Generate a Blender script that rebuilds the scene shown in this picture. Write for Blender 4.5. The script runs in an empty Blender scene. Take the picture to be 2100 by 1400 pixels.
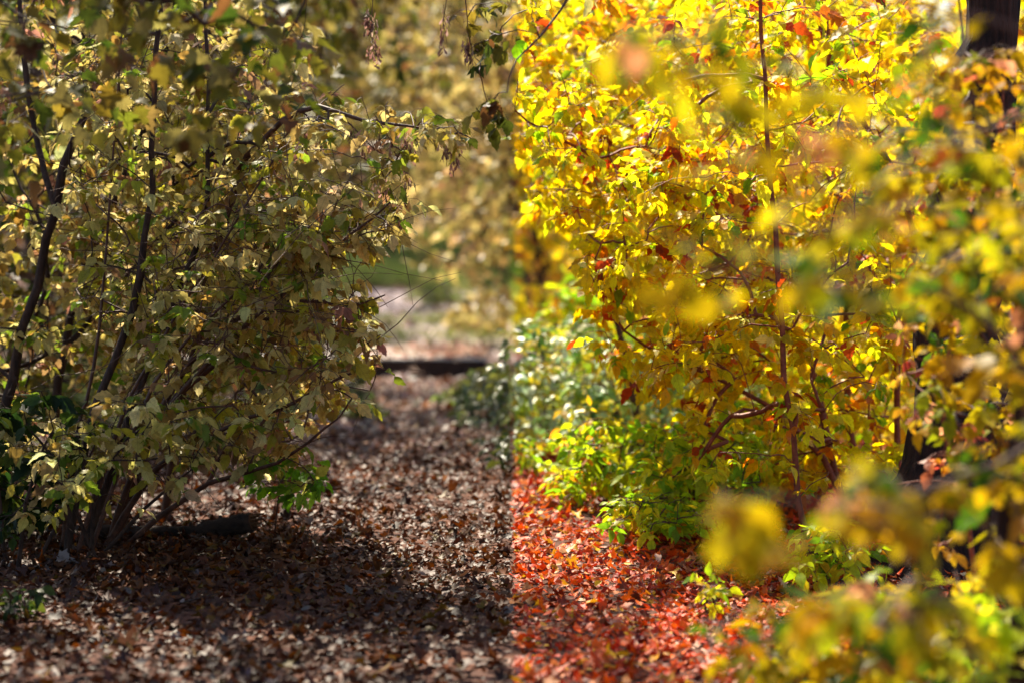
import bpy, math, random
import numpy as np
R = np.random.default_rng(11)
PI = math.pi
sc = bpy.context.scene
COL = sc.collection

# ------------------------------------------------------------------ camera
F = 2100 * 85 / 36.0
CH = 1.1
PITCH = math.atan((700 - 480) / F)
cam = bpy.data.cameras.new('camera'); co = bpy.data.objects.new('camera', cam); COL.objects.link(co)
co.location = (0, 0, CH); co.rotation_euler = (PI / 2 - PITCH, 0, 0)
cam.lens = 85; cam.sensor_width = 36; cam.clip_end = 800; cam.clip_start = 0.1
cam.dof.use_dof = True; cam.dof.focus_distance = 7.9; cam.dof.aperture_fstop = 1.9
sc.camera = co
SP, CP = math.sin(PITCH), math.cos(PITCH)
def P(px, py, Y):
    a = (px - 1050) / F; b = (700 - py) / F
    dy = CP + b * SP; dz = -SP + b * CP
    t = Y / dy
    return np.array([a * t, Y, CH + dz * t])
def lin(c):
    c = np.asarray(c, float) / 255.0
    return np.where(c <= 0.04045, c / 12.92, ((c + 0.055) / 1.055) ** 2.4)

# ------------------------------------------------------------------ world and sun
SUN_EL, SUN_AZ = 48.0, -16.0          # azimuth from +Y towards +X
w = bpy.data.worlds.new('World'); sc.world = w; w.use_nodes = True
nt = w.node_tree; bg = nt.nodes['Background']
sky = nt.nodes.new('ShaderNodeTexSky'); sky.sky_type = 'NISHITA'; sky.sun_disc = False
sky.sun_elevation = math.radians(SUN_EL); sky.sun_rotation = math.radians(SUN_AZ)
nt.links.new(sky.outputs[0], bg.inputs[0]); bg.inputs[1].default_value = 0.10
sd = bpy.data.lights.new('sun', 'SUN'); sd.energy = 5.0; sd.angle = math.radians(0.5); sd.color = (1, 0.89, 0.70)
so = bpy.data.objects.new('sun', sd); COL.objects.link(so)
el, az = math.radians(SUN_EL), math.radians(SUN_AZ)
SUN = np.array([math.sin(az) * math.cos(el), math.cos(az) * math.cos(el), math.sin(el)])
from mathutils import Vector
so.rotation_euler = Vector(SUN).to_track_quat('Z', 'Y').to_euler()
sc.view_settings.view_transform = 'Standard'; sc.view_settings.look = 'None'
sc.view_settings.exposure = 1.5; sc.view_settings.gamma = 1
sc.cycles.max_bounces = 7; sc.cycles.diffuse_bounces = 3; sc.cycles.glossy_bounces = 2
sc.cycles.transmission_bounces = 5; sc.cycles.transparent_max_bounces = 4
sc.cycles.use_denoising = True
sc.cycles.sample_clamp_indirect = 4

# ------------------------------------------------------------------ materials
def mat(name):
    m = bpy.data.materials.new(name); m.use_nodes = True
    for n in list(m.node_tree.nodes): m.node_tree.nodes.remove(n)
    out = m.node_tree.nodes.new('ShaderNodeOutputMaterial')
    return m, m.node_tree.nodes, m.node_tree.links, out
def leaf_mat(name, trans, rough, spec=0.5, vein=0.25, spot=0.35):
    m, N, L, out = mat(name)
    at = N.new('ShaderNodeAttribute'); at.attribute_name = 'Col'
    uv = N.new('ShaderNodeAttribute'); uv.attribute_name = 'Leaf'
    sep = N.new('ShaderNodeSeparateXYZ'); L.new(uv.outputs['Vector'], sep.inputs[0])
    # side veins: stripes across the blade, slanted forward
    ab = N.new('ShaderNodeMath'); ab.operation = 'ABSOLUTE'; L.new(sep.outputs[0], ab.inputs[0])
    m1 = N.new('ShaderNodeMath'); m1.operation = 'MULTIPLY_ADD'; L.new(ab.outputs[0], m1.inputs[0]); m1.inputs[1].default_value = -1.3
    L.new(sep.outputs[1], m1.inputs[2])
    m2 = N.new('ShaderNodeMath'); m2.operation = 'MULTIPLY'; L.new(m1.outputs[0], m2.inputs[0]); m2.inputs[1].default_value = 44
    m3 = N.new('ShaderNodeMath'); m3.operation = 'SINE'; L.new(m2.outputs[0], m3.inputs[0])
    m4 = N.new('ShaderNodeMapRange'); L.new(m3.outputs[0], m4.inputs[0]); m4.inputs[1].default_value = 0.8; m4.inputs[2].default_value = 1.0
    rib = N.new('ShaderNodeMapRange'); L.new(ab.outputs[0], rib.inputs[0]); rib.inputs[1].default_value = 0.0; rib.inputs[2].default_value = 0.03
    rib.inputs[3].default_value = 1; rib.inputs[4].default_value = 0
    mx = N.new('ShaderNodeMath'); mx.operation = 'MAXIMUM'; L.new(m4.outputs[0], mx.inputs[0]); L.new(rib.outputs[0], mx.inputs[1])
    vm = N.new('ShaderNodeMath'); vm.operation = 'MULTIPLY'; L.new(mx.outputs[0], vm.inputs[0]); vm.inputs[1].default_value = vein
    geo = N.new('ShaderNodeNewGeometry')
    no = N.new('ShaderNodeTexNoise'); L.new(geo.outputs['Position'], no.inputs['Vector']); no.inputs['Scale'].default_value = 55; no.inputs['Detail'].default_value = 3
    nr = N.new('ShaderNodeMapRange'); L.new(no.outputs[0], nr.inputs[0]); nr.inputs[1].default_value = 0.45; nr.inputs[2].default_value = 0.75
    nr.inputs[3].default_value = 1.0; nr.inputs[4].default_value = 1.0 - spot
    sub = N.new('ShaderNodeMath'); sub.operation = 'SUBTRACT'; L.new(nr.outputs[0], sub.inputs[0]); L.new(vm.outputs[0], sub.inputs[1])
    mul = N.new('ShaderNodeVectorMath'); mul.operation = 'SCALE'; L.new(at.outputs['Color'], mul.inputs[0]); L.new(sub.outputs[0], mul.inputs['Scale'])
    pr = N.new('ShaderNodeBsdfPrincipled'); L.new(mul.outputs[0], pr.inputs['Base Color']); pr.inputs['Roughness'].default_value = rough
    pr.inputs['Specular IOR Level'].default_value = spec
    tr = N.new('ShaderNodeBsdfTranslucent'); L.new(mul.outputs[0], tr.inputs['Color'])
    mix = N.new('ShaderNodeMixShader'); mix.inputs[0].default_value = trans
    L.new(pr.outputs[0], mix.inputs[1]); L.new(tr.outputs[0], mix.inputs[2]); L.new(mix.outputs[0], out.inputs[0])
    return m
def noise_mat(name, c1, c2, scale, rough=0.9, bump=0.3, stretch=(1, 1, 1), c3=None, detail=6, bd=0.02):
    m, N, L, out = mat(name)
    tc = N.new('ShaderNodeTexCoord'); mp = N.new('ShaderNodeMapping'); mp.inputs['Scale'].default_value = stretch
    L.new(tc.outputs['Object'], mp.inputs[0])
    no = N.new('ShaderNodeTexNoise'); no.inputs['Scale'].default_value = scale; no.inputs['Detail'].default_value = detail; no.inputs['Roughness'].default_value = 0.65
    L.new(mp.outputs[0], no.inputs['Vector'])
    cr = N.new('ShaderNodeValToRGB'); cr.color_ramp.elements[0].position = 0.33; cr.color_ramp.elements[1].position = 0.68
    cr.color_ramp.elements[0].color = (*lin(c1), 1); cr.color_ramp.elements[1].color = (*lin(c2), 1)
    if c3: e = cr.color_ramp.elements.new(0.52); e.color = (*lin(c3), 1)
    L.new(no.outputs[0], cr.inputs[0])
    pr = N.new('ShaderNodeBsdfPrincipled'); L.new(cr.outputs[0], pr.inputs['Base Color']); pr.inputs['Roughness'].default_value = rough
    pr.inputs['Specular IOR Level'].default_value = 0.25
    b = N.new('ShaderNodeBump'); b.inputs['Strength'].default_value = bump; b.inputs['Distance'].default_value = bd; L.new(no.outputs[0], b.inputs['Height']); L.new(b.outputs[0], pr.inputs['Normal'])
    L.new(pr.outputs[0], out.inputs[0])
    return m
M_LEAF = leaf_mat('autumn_leaf', 0.66, 0.48, 0.3)
M_GLOSS = leaf_mat('shiny_leaf', 0.36, 0.42, 0.6)
M_DULL = leaf_mat('matt_leaf', 0.55, 0.6, 0.08)
M_FAR = leaf_mat('far_leaf', 0.50, 0.45, 0.4, 0, 0)
M_LITTER = leaf_mat('dry_leaf', 0.22, 0.55, 0.2, 0.2, 0.45)
M_GRASS = leaf_mat('grass_blade', 0.4, 0.45, 0.4, 0, 0)
M_BARK = noise_mat('dark_bark', (30, 20, 17), (74, 52, 42), 60, 0.85, 0.6, (1, 1, 0.25))
M_TWIG = noise_mat('young_bark', (52, 32, 26), (96, 62, 48), 40, 0.6, 0.2)
M_RED = noise_mat('red_bark', (92, 40, 24), (140, 72, 46), 40, 0.6, 0.2)
M_BIG = noise_mat('furrowed_bark', (22, 12, 10), (70, 44, 36), 26, 0.95, 1.0, (1, 1, 0.16), bd=0.05)
M_SOIL = noise_mat('forest_soil', (62, 36, 24), (104, 62, 40), 5, 0.95, 0.6, c3=(80, 46, 32))
M_PATH = noise_mat('worn_path', (146, 126, 124), (206, 190, 186), 1.6, 0.9, 0.4, c3=(180, 160, 156))
M_CONC = noise_mat('weathered_concrete', (130, 120, 116), (196, 186, 180), 7, 0.9, 0.3)
M_LOG = noise_mat('rotting_wood', (20, 12, 10), (62, 46, 38), 22, 0.9, 1.0, (0.3, 1, 1))
M_CUT = noise_mat('broken_wood', (52, 30, 18), (110, 72, 44), 30, 0.9, 0.6)

# ------------------------------------------------------------------ mesh helpers
def mesh_tris(name, V, T, material, parent=None, colr=None, leafuv=None, loc=None, smooth=False):
    me = bpy.data.meshes.new(name)
    V = np.ascontiguousarray(V, np.float32)
    if loc is not None: V = V - np.asarray(loc, np.float32)
    T = np.ascontiguousarray(T, np.int32)
    me.vertices.add(len(V)); me.vertices.foreach_set('co', V.ravel())
    me.loops.add(T.size); me.loops.foreach_set('vertex_index', T.ravel())
    me.polygons.add(len(T)); k = T.shape[1]
    me.polygons.foreach_set('loop_start', np.arange(0, T.size, k, dtype=np.int32))
    me.polygons.foreach_set('loop_total', np.full(len(T), k, np.int32))
    if smooth: me.polygons.foreach_set('use_smooth', np.ones(len(T), bool))
    if colr is not None:
        a = me.attributes.new('Col', 'FLOAT_COLOR', 'POINT')
        c = np.ones((len(V), 4), np.float32); c[:, :3] = colr; a.data.foreach_set('color', c.ravel())
    if leafuv is not None:
        a = me.attributes.new('Leaf', 'FLOAT_VECTOR', 'POINT')
        c = np.zeros((len(V), 3), np.float32); c[:, :2] = leafuv; a.data.foreach_set('vector', c.ravel())
    me.update(calc_edges=True); me.materials.append(material)
    o = bpy.data.objects.new(name, me); COL.objects.link(o)
    if parent is not None: o.parent = parent
    return o
def thing(name, loc, label, cat, group=None):
    o = bpy.data.objects.new(name, None); COL.objects.link(o); o.location = [float(v) for v in loc]
    o.empty_display_size = 0.2
    o['label'] = label; o['category'] = cat
    if group: o['group'] = group
    return o
def norm(v):
    return v / np.maximum(np.linalg.norm(v, axis=-1, keepdims=True), 1e-9)

def tmpl_strip(prof):
    """leaf blade: midrib and two edges; returns verts (x across, y along), tris"""
    ys = [p[0] for p in prof]; n = len(prof)
    V = [(0, y) for y in ys] + [(-wd, y + o) for (y, wd, o) in prof[1:-1]] + [(wd, y + o) for (y, wd, o) in prof[1:-1]]
    T = []
    for s, base in ((0, n), (1, n + n - 2)):
        e = lambda i: base + i - 1
        def add(a, b, c): T.append((a, b, c) if s == 0 else (a, c, b))
        add(0, 1, e(1))
        for i in range(1, n - 2):
            add(i, i + 1, e(i + 1)); add(i, e(i + 1), e(i))
        add(n - 2, n - 1, e(n - 2))
    return np.array(V, float), np.array(T)
LEAFLET = tmpl_strip([(0, 0, 0), (.1, .13, 0), (.25, .27, -.02), (.38, .31, .02), (.47, .26, .0), (.55, .27, .05), (.66, .16, 0), (.74, .15, .05), (.86, .055, .02), (1, 0, 0)])
OVATE = tmpl_strip([(0, 0, 0), (.14, .17, 0), (.35, .27, 0), (.6, .22, 0), (.82, .09, 0), (1, 0, 0)])
SIMPLE = tmpl_strip([(0, 0, 0), (.35, .27, 0), (.7, .18, 0), (1, 0, 0)])
BLADE = tmpl_strip([(0, 0, 0), (.05, .03, 0), (.5, .025, 0), (1, 0, 0)])
WING = tmpl_strip([(0, 0, 0), (.15, .08, 0), (.4, .07, 0), (.75, .16, 0), (1, 0, 0)])
def lobed():
    pts = [(-.06, .0), (-.22, -.06), (-.2, .06), (-.46, .1), (-.36, .2), (-.52, .44), (-.36, .42), (-.32, .52), (-.17, .5), (-.16, .74), (-.07, .76), (0, 1)]
    out = pts + [(-x, y) for (x, y) in pts[-2::-1]]
    V = [(0, .22)] + out; n = len(out)
    T = [(0, i + 2 if i + 1 < n else 1, i + 1) for i in range(n)]
    return np.array(V, float), np.array(T)
LOBED = lobed()
class Leaves:
    def __init__(s): s.V = []; s.T = []; s.C = []; s.U = []; s.n = 0
    def add(s, tm, pos, d, nrm, size, colr, curl=None, fold=None, twist=None):
        V2, T = tm; N = len(pos)
        if N == 0: return
        pos = np.asarray(pos, float); d = norm(np.asarray(d, float))
        sd_ = norm(np.cross(d, nrm)); up = np.cross(sd_, d)
        size = np.broadcast_to(np.asarray(size, float), (N,))
        curl = R.normal(.15, .25, N) if curl is None else np.broadcast_to(curl, (N,))
        fold = np.abs(R.normal(.25, .2, N)) if fold is None else np.broadcast_to(fold, (N,))
        twist = R.normal(0, .5, N) if twist is None else np.broadcast_to(twist, (N,))
        x = V2[:, 0][None, :]; y = V2[:, 1][None, :]
        z = -curl[:, None] * y ** 2 + fold[:, None] * np.abs(x) + twist[:, None] * x * y + .02 * np.sin(x * 31 + y * 17 + size[:, None] * 900)
        W = pos[:, None, :] + size[:, None, None] * (x[..., None] * sd_[:, None, :] + y[..., None] * d[:, None, :] + z[..., None] * up[:, None, :])
        s.V.append(W.reshape(-1, 3)); k = len(V2)
        s.T.append((T[None] + (s.n + np.arange(N) * k)[:, None, None]).reshape(-1, 3)); s.n += N * k
        s.C.append(np.repeat(colr, k, axis=0)); s.U.append(np.tile(V2, (N, 1)))
    def build(s, name, material, parent=None, loc=None):
        if not s.V: return None
        return mesh_tris(name, np.concatenate(s.V), np.concatenate(s.T), material, parent, np.concatenate(s.C), np.concatenate(s.U), loc)
class Tubes:
    def __init__(s): s.V = []; s.Q = []; s.n = 0
    def add(s, pts, rad, k=5, cap=False, rough=0.0):
        pts = np.asarray(pts, float); n = len(pts); rad = np.broadcast_to(rad, (n,))
        t = np.gradient(pts, axis=0); t = norm(t)
        ref = np.array([0.31, -0.85, 0.43]) if abs(t[0] @ np.array([0.31, -0.85, 0.43])) < .9 else np.array([1.0, 0, 0])
        u = norm(np.cross(t, ref)); v = np.cross(t, u)
        a = np.arange(k) * 2 * PI / k
        rr = rad[:, None] * np.ones((1, k))
        if rough: rr = rr * (1 + R.normal(0, rough, (n, k)))
        W = pts[:, None] + rr[..., None] * (np.cos(a)[None, :, None] * u[:, None] + np.sin(a)[None, :, None] * v[:, None])
        s.V.append(W.reshape(-1, 3))
        i = np.arange(n - 1)[:, None] * k; j = np.arange(k)[None, :]; j2 = (j + 1) % k
        s.Q.append(np.stack([s.n + i + j, s.n + i + j2, s.n + i + k + j2, s.n + i + k + j], -1).reshape(-1, 4)); s.n += n * k
        if cap:
            for e, cpt in ((0, pts[0]), (n - 1, pts[-1])):
                s.V.append(cpt[None]); b = s.n; s.n += 1
                base = b - n * k + e * k - (1 if e else 0)
                s.Q.append(np.array([(base + q, base + (q + 1) % k, b, b) for q in range(k)]))
    def build(s, name, material, parent=None, loc=None):
        Q = np.concatenate(s.Q); V = np.concatenate(s.V)
        T = np.concatenate([Q[:, [0, 1, 2]], Q[Q[:, 2] != Q[:, 3]][:, [0, 2, 3]]])
        return mesh_tris(name, V, T, material, parent, loc=loc, smooth=True)
def smooth_line(pts, n):
    pts = np.asarray(pts, float); m = len(pts)
    if m == 2: 
        t = np.linspace(0, 1, n)[:, None]; return pts[0] * (1 - t) + pts[1] * t
    out = []
    for q in np.linspace(0, m - 1, n):
        i = min(int(q), m - 2); f = q - i
        p0 = pts[max(i - 1, 0)]; p1 = pts[i]; p2 = pts[i + 1]; p3 = pts[min(i + 2, m - 1)]
        out.append(.5 * ((2 * p1) + (-p0 + p2) * f + (2 * p0 - 5 * p1 + 4 * p2 - p3) * f ** 2 + (-p0 + 3 * p1 - 3 * p2 + p3) * f ** 3))
    return np.array(out)
def in_poly(x, y, poly):
    c = False; n = len(poly)
    for i in range(n):
        x1, y1 = poly[i]; x2, y2 = poly[i - 1]
        if (y1 > y) != (y2 > y) and x < (x2 - x1) * (y - y1) / (y2 - y1) + x1: c = not c
    return c

# ------------------------------------------------------------------ colours: a dim and a bright half put into leaf colour, leaves west of the path's middle are faded, east of it vivid
PAL = {
 'muted':   [((188, 168, 92), 6), ((208, 192, 128), 3.4), ((162, 154, 48), 3), ((116, 136, 36), 1.8), ((150, 116, 76), 1.4), ((170, 122, 98), .5), ((150, 120, 52), 2)],
 'mutedtop':[((132, 118, 38), 4), ((112, 112, 34), 3), ((84, 100, 30), 2), ((120, 80, 44), 2), ((150, 136, 70), 2)],
 'mutedfar':[((184, 166, 100), 4), ((166, 146, 80), 4), ((136, 124, 64), 3), ((100, 98, 50), 1.5), ((160, 130, 90), 1)],
 'dullgreen':[((92, 108, 64), 3), ((104, 120, 92), 1.6), ((126, 132, 54), 3), ((64, 84, 50), 2)],
 'deepgreen':[((44, 66, 24), 3), ((70, 90, 30), 2), ((92, 100, 36), 1)],
 'sprig':   [((110, 160, 26), 3), ((150, 186, 50), 2), ((84, 126, 26), 1), ((178, 176, 80), 1)],
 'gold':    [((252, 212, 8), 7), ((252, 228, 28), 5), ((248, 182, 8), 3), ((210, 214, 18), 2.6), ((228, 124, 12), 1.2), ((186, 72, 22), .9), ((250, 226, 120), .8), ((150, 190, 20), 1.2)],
 'goldfar': [((248, 204, 20), 6), ((240, 180, 22), 4), ((220, 200, 30), 3), ((190, 120, 20), 1.4), ((160, 160, 30), 1)],
 'amber':   [((190, 158, 14), 6), ((184, 166, 20), 4), ((176, 128, 14), 2), ((140, 144, 18), 2.6), ((160, 90, 34), .3), ((74, 108, 20), 1.6), ((204, 140, 90), .3)],  # shade on the near leaves is put into these darker golds
 'lime':    [((214, 220, 24), 4), ((180, 208, 24), 4), ((134, 178, 26), 3), ((240, 206, 30), 2.5), ((236, 150, 30), .7)],
 'mint':    [((140, 176, 100), 3), ((184, 208, 168), 3), ((150, 176, 44), 3), ((226, 208, 50), 5), ((70, 124, 40), 1.5)],
 'rose':    [((190, 110, 70), 2), ((216, 150, 104), 2), ((210, 160, 30), 4), ((170, 70, 50), 1.5)],
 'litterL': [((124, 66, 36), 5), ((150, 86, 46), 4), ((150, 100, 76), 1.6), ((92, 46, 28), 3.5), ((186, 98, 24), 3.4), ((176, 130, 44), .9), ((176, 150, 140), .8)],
 'slableaf': [((196, 142, 112), 3), ((176, 122, 94), 2), ((216, 184, 166), 3), ((96, 62, 48), 1)],
 'wornlitleaf': [((170, 146, 138), 3), ((196, 172, 160), 2), ((130, 100, 86), 2), ((190, 130, 90), 1)],
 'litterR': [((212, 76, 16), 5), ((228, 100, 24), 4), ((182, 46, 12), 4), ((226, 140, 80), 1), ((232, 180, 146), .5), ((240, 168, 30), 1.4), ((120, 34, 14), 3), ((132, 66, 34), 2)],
 'grassL':  [((104, 118, 48), 3), ((140, 142, 74), 2), ((80, 96, 42), 2)],
 'grassR':  [((170, 190, 40), 3), ((120, 160, 40), 2), ((220, 200, 60), 1)],
 'samara':  [((168, 128, 108), 3), ((190, 156, 136), 2), ((120, 82, 66), 2)],
}
for k in PAL:
    cs = np.array([lin(c) for c, _ in PAL[k]]); ws = np.array([q for _, q in PAL[k]], float); PAL[k] = (cs * ({'muted': 1.1, 'mutedtop': .75, 'dullgreen': .95, 'deepgreen': .7, 'grassL': 1.25, 'samara': .8, 'litterL': .30, 'wornlitleaf': .8, 'mutedfar': 1.3}.get(k, 1)), ws / ws.sum())
def pick(pal, n, jit=.14):
    cs, ws = PAL[pal]; c = cs[R.choice(len(cs), n, p=ws)]
    return np.clip(c * (1 + R.normal(0, jit, (n, 1))) * (1 + R.normal(0, .06, (n, 3))), 0.002, .93)
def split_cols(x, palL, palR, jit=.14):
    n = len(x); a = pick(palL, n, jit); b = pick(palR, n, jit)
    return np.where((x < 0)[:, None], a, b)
def keep_side(pos, ref, half):
    """a leaf belongs to the side it grows from"""
    m = np.abs(pos[:, 0]) < half
    pos[:, 0] = np.where(m, np.where(pos[:, 0] < 0, -half, half), pos[:, 0]); return pos

# ------------------------------------------------------------------ ground
def gz(x, y):
    z = .015 * np.sin(x * 1.7 + y * .9) * np.sin(y * 1.3 + 1) + .02 * np.sin(x * .6 - y * .4)
    z = z + .10 * np.clip((np.abs(x + .4) - 1.6) / 3, 0, 1) + .055 * np.clip(y - 46, 0, 200)
    return z
def build_ground():
    xs = np.concatenate([np.linspace(-300, -14, 16), np.linspace(-12, 12, 97), np.linspace(14, 300, 16)])
    ys = np.concatenate([np.linspace(-60, -2, 8), np.linspace(0, 50, 151), np.linspace(53, 420, 40)])
    X, Y = np.meshgrid(xs, ys); Z = gz(X, Y)
    V = np.stack([X, Y, Z], -1).reshape(-1, 3); nx, ny = len(xs), len(ys)
    i = np.arange(ny - 1)[:, None] * nx + np.arange(nx - 1)[None]
    Q = np.stack([i, i + 1, i + nx + 1, i + nx], -1).reshape(-1, 4)
    o = mesh_tris('ground', V, Q, M_SOIL, smooth=True); o['kind'] = 'structure'
    # path ribbon
    def path(name, cy, m, dz):
        vs = []; qs = []
        for k, (y, xc, hw) in enumerate(cy):
            for j in range(9):
                x = xc + hw * (j / 4 - 1) + R.normal(0, .05) * (j in (0, 8)); vs.append((x, y, gz(x, y) + dz - (.012 if j in (0, 8) else 0)))
        for k in range(len(cy) - 1):
            for j in range(8): a = k * 9 + j; qs.append((a, a + 1, a + 10, a + 9))
        o = mesh_tris(name, np.array(vs), np.array(qs), m, smooth=True); o['kind'] = 'structure'
    ys = np.linspace(1, 18.8, 60); path('path', [(y, pxc(y), phw(y)) for y in ys], M_SOIL, .006)
    ys = np.linspace(20.95, 46, 60); path('far_path', [(y, pxc(y), phw(y)) for y in ys], M_PATH, .012)
def pxc(y): return -.2 - .6 * np.clip((y - 8) / 8, 0, 1) - .035 * np.clip(y - 22, 0, 60)
def phw(y): return 1.5 - .85 * np.clip((y - 8) / 6, 0, 1) + .5 * np.clip((y - 18) / 3, 0, 1) + .3 * np.clip((y - 30) / 6, 0, 1)
build_ground()

def litter(name, side, label):
    L = Leaves()
    for (y0, y1, dens, sz) in ((4.4, 6.4, 2600, .032), (6.4, 9, 2900, .029), (9, 13, 1800, .031), (13, 18, 520, .045), (18, 26, 170, .065), (26, 42, 34, .12)):
        wid = 2.2 if y1 < 7 else 2.9 if y1 < 13.5 else 4.2 if y1 < 20 else 6
        n = int(dens * wid * (y1 - y0)); x = R.uniform(0, wid, n) * side; y = R.uniform(y0, y1, n)
        on = np.abs(x - pxc(y)) < phw(y)
        grassy = (y > 13.5) & ~on & ~((y > 18.4) & (y < 20.6) & (x > -1.0)) & (R.random(n) < .75)
        far = on & (y > 21.3) & (R.random(n) < .55)
        dn = .5 + .5 * np.sin(x * 5.1 + y * 2.3) * np.sin(y * 3.7 - x * 2)
        keep = ~grassy & ~far & (R.random(n) < .55 + .45 * dn)
        x, y = x[keep], y[keep]; n = len(x)
        slab = (y > 18.85) & (y < 20.9) & (x > -2.6) & (x < -.2)
        tall = R.random(n) < .25
        z = gz(x, y) + np.abs(R.normal(.006, .012, n)) + .004 + slab * .12
        pos = np.stack([x, y, z], -1)
        s_ = sz * R.uniform(.55, 1.35, n)
        a = R.uniform(0, 2 * PI, n); tilt = R.normal(0, .14, n) + tall * R.normal(0, .3, n)
        d = np.stack([np.cos(a) * np.cos(tilt), np.sin(a) * np.cos(tilt), np.abs(np.sin(tilt))], -1)
        nr = norm(np.stack([R.normal(0, .22, n), R.normal(0, .22, n), np.ones(n)], -1))
        # pull the blade to its own side of the middle line
        over = (np.sign(pos[:, 0] + d[:, 0] * s_) != np.sign(side)); d[over, 0] *= -1
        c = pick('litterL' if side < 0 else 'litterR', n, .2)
        if side < 0: c = np.where((R.random(n) < np.clip((y - 10) / 5, 0, .8))[:, None], pick('wornlitleaf', n, .2), c)  # paler leaves up the path: wear, plus sunlight put into the colour
        # dry, frayed maple and ash leaves
        t = R.random(n)
        for tm, lo, hi, sc_ in ((LOBED, 0, .22, 1.3), (LEAFLET if 6 < y0 < 8 else OVATE, .38, 1, 1.0)):
            m = (t >= lo) & (t < hi)
            L.add(tm, pos[m], d[m], nr[m], s_[m] * sc_, c[m], curl=R.normal(.1, .45, m.sum()), fold=R.normal(.25, .45, m.sum()), twist=R.normal(0, .9, m.sum()))
    if side < 0:      # leaves drifted over the right part of the slab
        n = 520; x = -.12 - np.abs(R.normal(0, .42, n)); y = R.uniform(18.95, 20.85, n); x -= .1; k = x > -2.5; x, y = x[k], y[k]; n = len(x)
        a = R.uniform(0, 2 * PI, n)
        L.add(OVATE, np.stack([x, y, np.full(n, .136) + R.uniform(0, .02, n)], -1), np.stack([np.cos(a), np.sin(a), R.normal(0, .1, n)], -1), norm(np.stack([R.normal(0, .3, n), R.normal(0, .3, n), np.ones(n)], -1)), R.uniform(.05, .1, n), pick('slableaf', n, .2))
    o = L.build(name, M_LITTER); o['kind'] = 'stuff'; o['label'] = label; o['category'] = 'leaf litter'
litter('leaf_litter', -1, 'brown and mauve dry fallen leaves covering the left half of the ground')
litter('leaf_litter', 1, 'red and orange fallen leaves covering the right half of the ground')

def twig_litter():
    t = Tubes()
    for k in range(170):
        x, y = R.uniform(-2.4, 2.4), R.uniform(4.8, 13); l = R.uniform(.05, .22); a = R.uniform(0, PI)
        d = np.array([math.cos(a), math.sin(a), 0]) * l; g = np.array([x, y, gz(x, y) + .022])
        t.add([g, g + d * .5 + R.normal(0, .008, 3) * [1, 1, .4], g + d + [0, 0, R.uniform(0, .02)]], [.003, .0022, .001], 4)
    o = t.build('twig_litter', M_BARK); o['kind'] = 'stuff'; o['label'] = 'thin dry twigs scattered among the fallen leaves'; o['category'] = 'twigs'
twig_litter()
def grass():
    L = Leaves()
    for n, y0, y1, sz in ((4200, 13.2, 18.8, .14), (9000, 20.8, 46, .2), (6000, 47, 64, .35)):
        x = R.uniform(-5, 5, n); y = R.uniform(y0, y1, n)
        clump = np.sin(x * 3.1 + 1) * np.sin(y * 1.9) + .5 * np.sin(x * 7 - y * 5)
        off = np.abs(x - pxc(y)) > phw(y) * R.uniform(.75, 1.1, n)
        mid = (((y > 22.5) & (y < 26)) | ((y > 28) & (y < 31.5))) & (x > pxc(y) - .9 + .25 * np.sin(y * 3))     # the green strip between the wheel tracks
        k = (off & (clump > -.3)) | mid | ((y > 46))
        x, y = x[k], y[k]; m = len(x)
        pos = np.stack([x, y, gz(x, y)], -1)
        for _ in range(5):
            q = pos + np.stack([R.normal(0, .05, m), R.normal(0, .05, m), np.zeros(m)], -1)
            d = np.stack([R.normal(0, .4, m), R.normal(0, .4, m), np.ones(m)], -1)
            nr = np.stack([R.normal(0, 1, m), R.normal(0, 1, m), np.zeros(m) + .2], -1)
            L.add(BLADE, q, d, nr, np.where(q[:, 1] > 44, sz, np.where(np.abs(q[:, 0] - pxc(q[:, 1])) < 1.3, .14, sz)) * R.uniform(.5, 1.3, m), split_cols(q[:, 0], 'grassL', 'grassR', .2), curl=R.uniform(.1, .7, m))
    o = L.build('grass', M_GRASS); o['kind'] = 'stuff'; o['label'] = 'short tufted grass beside and between the far path tracks'; o['category'] = 'grass'
grass()

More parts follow.
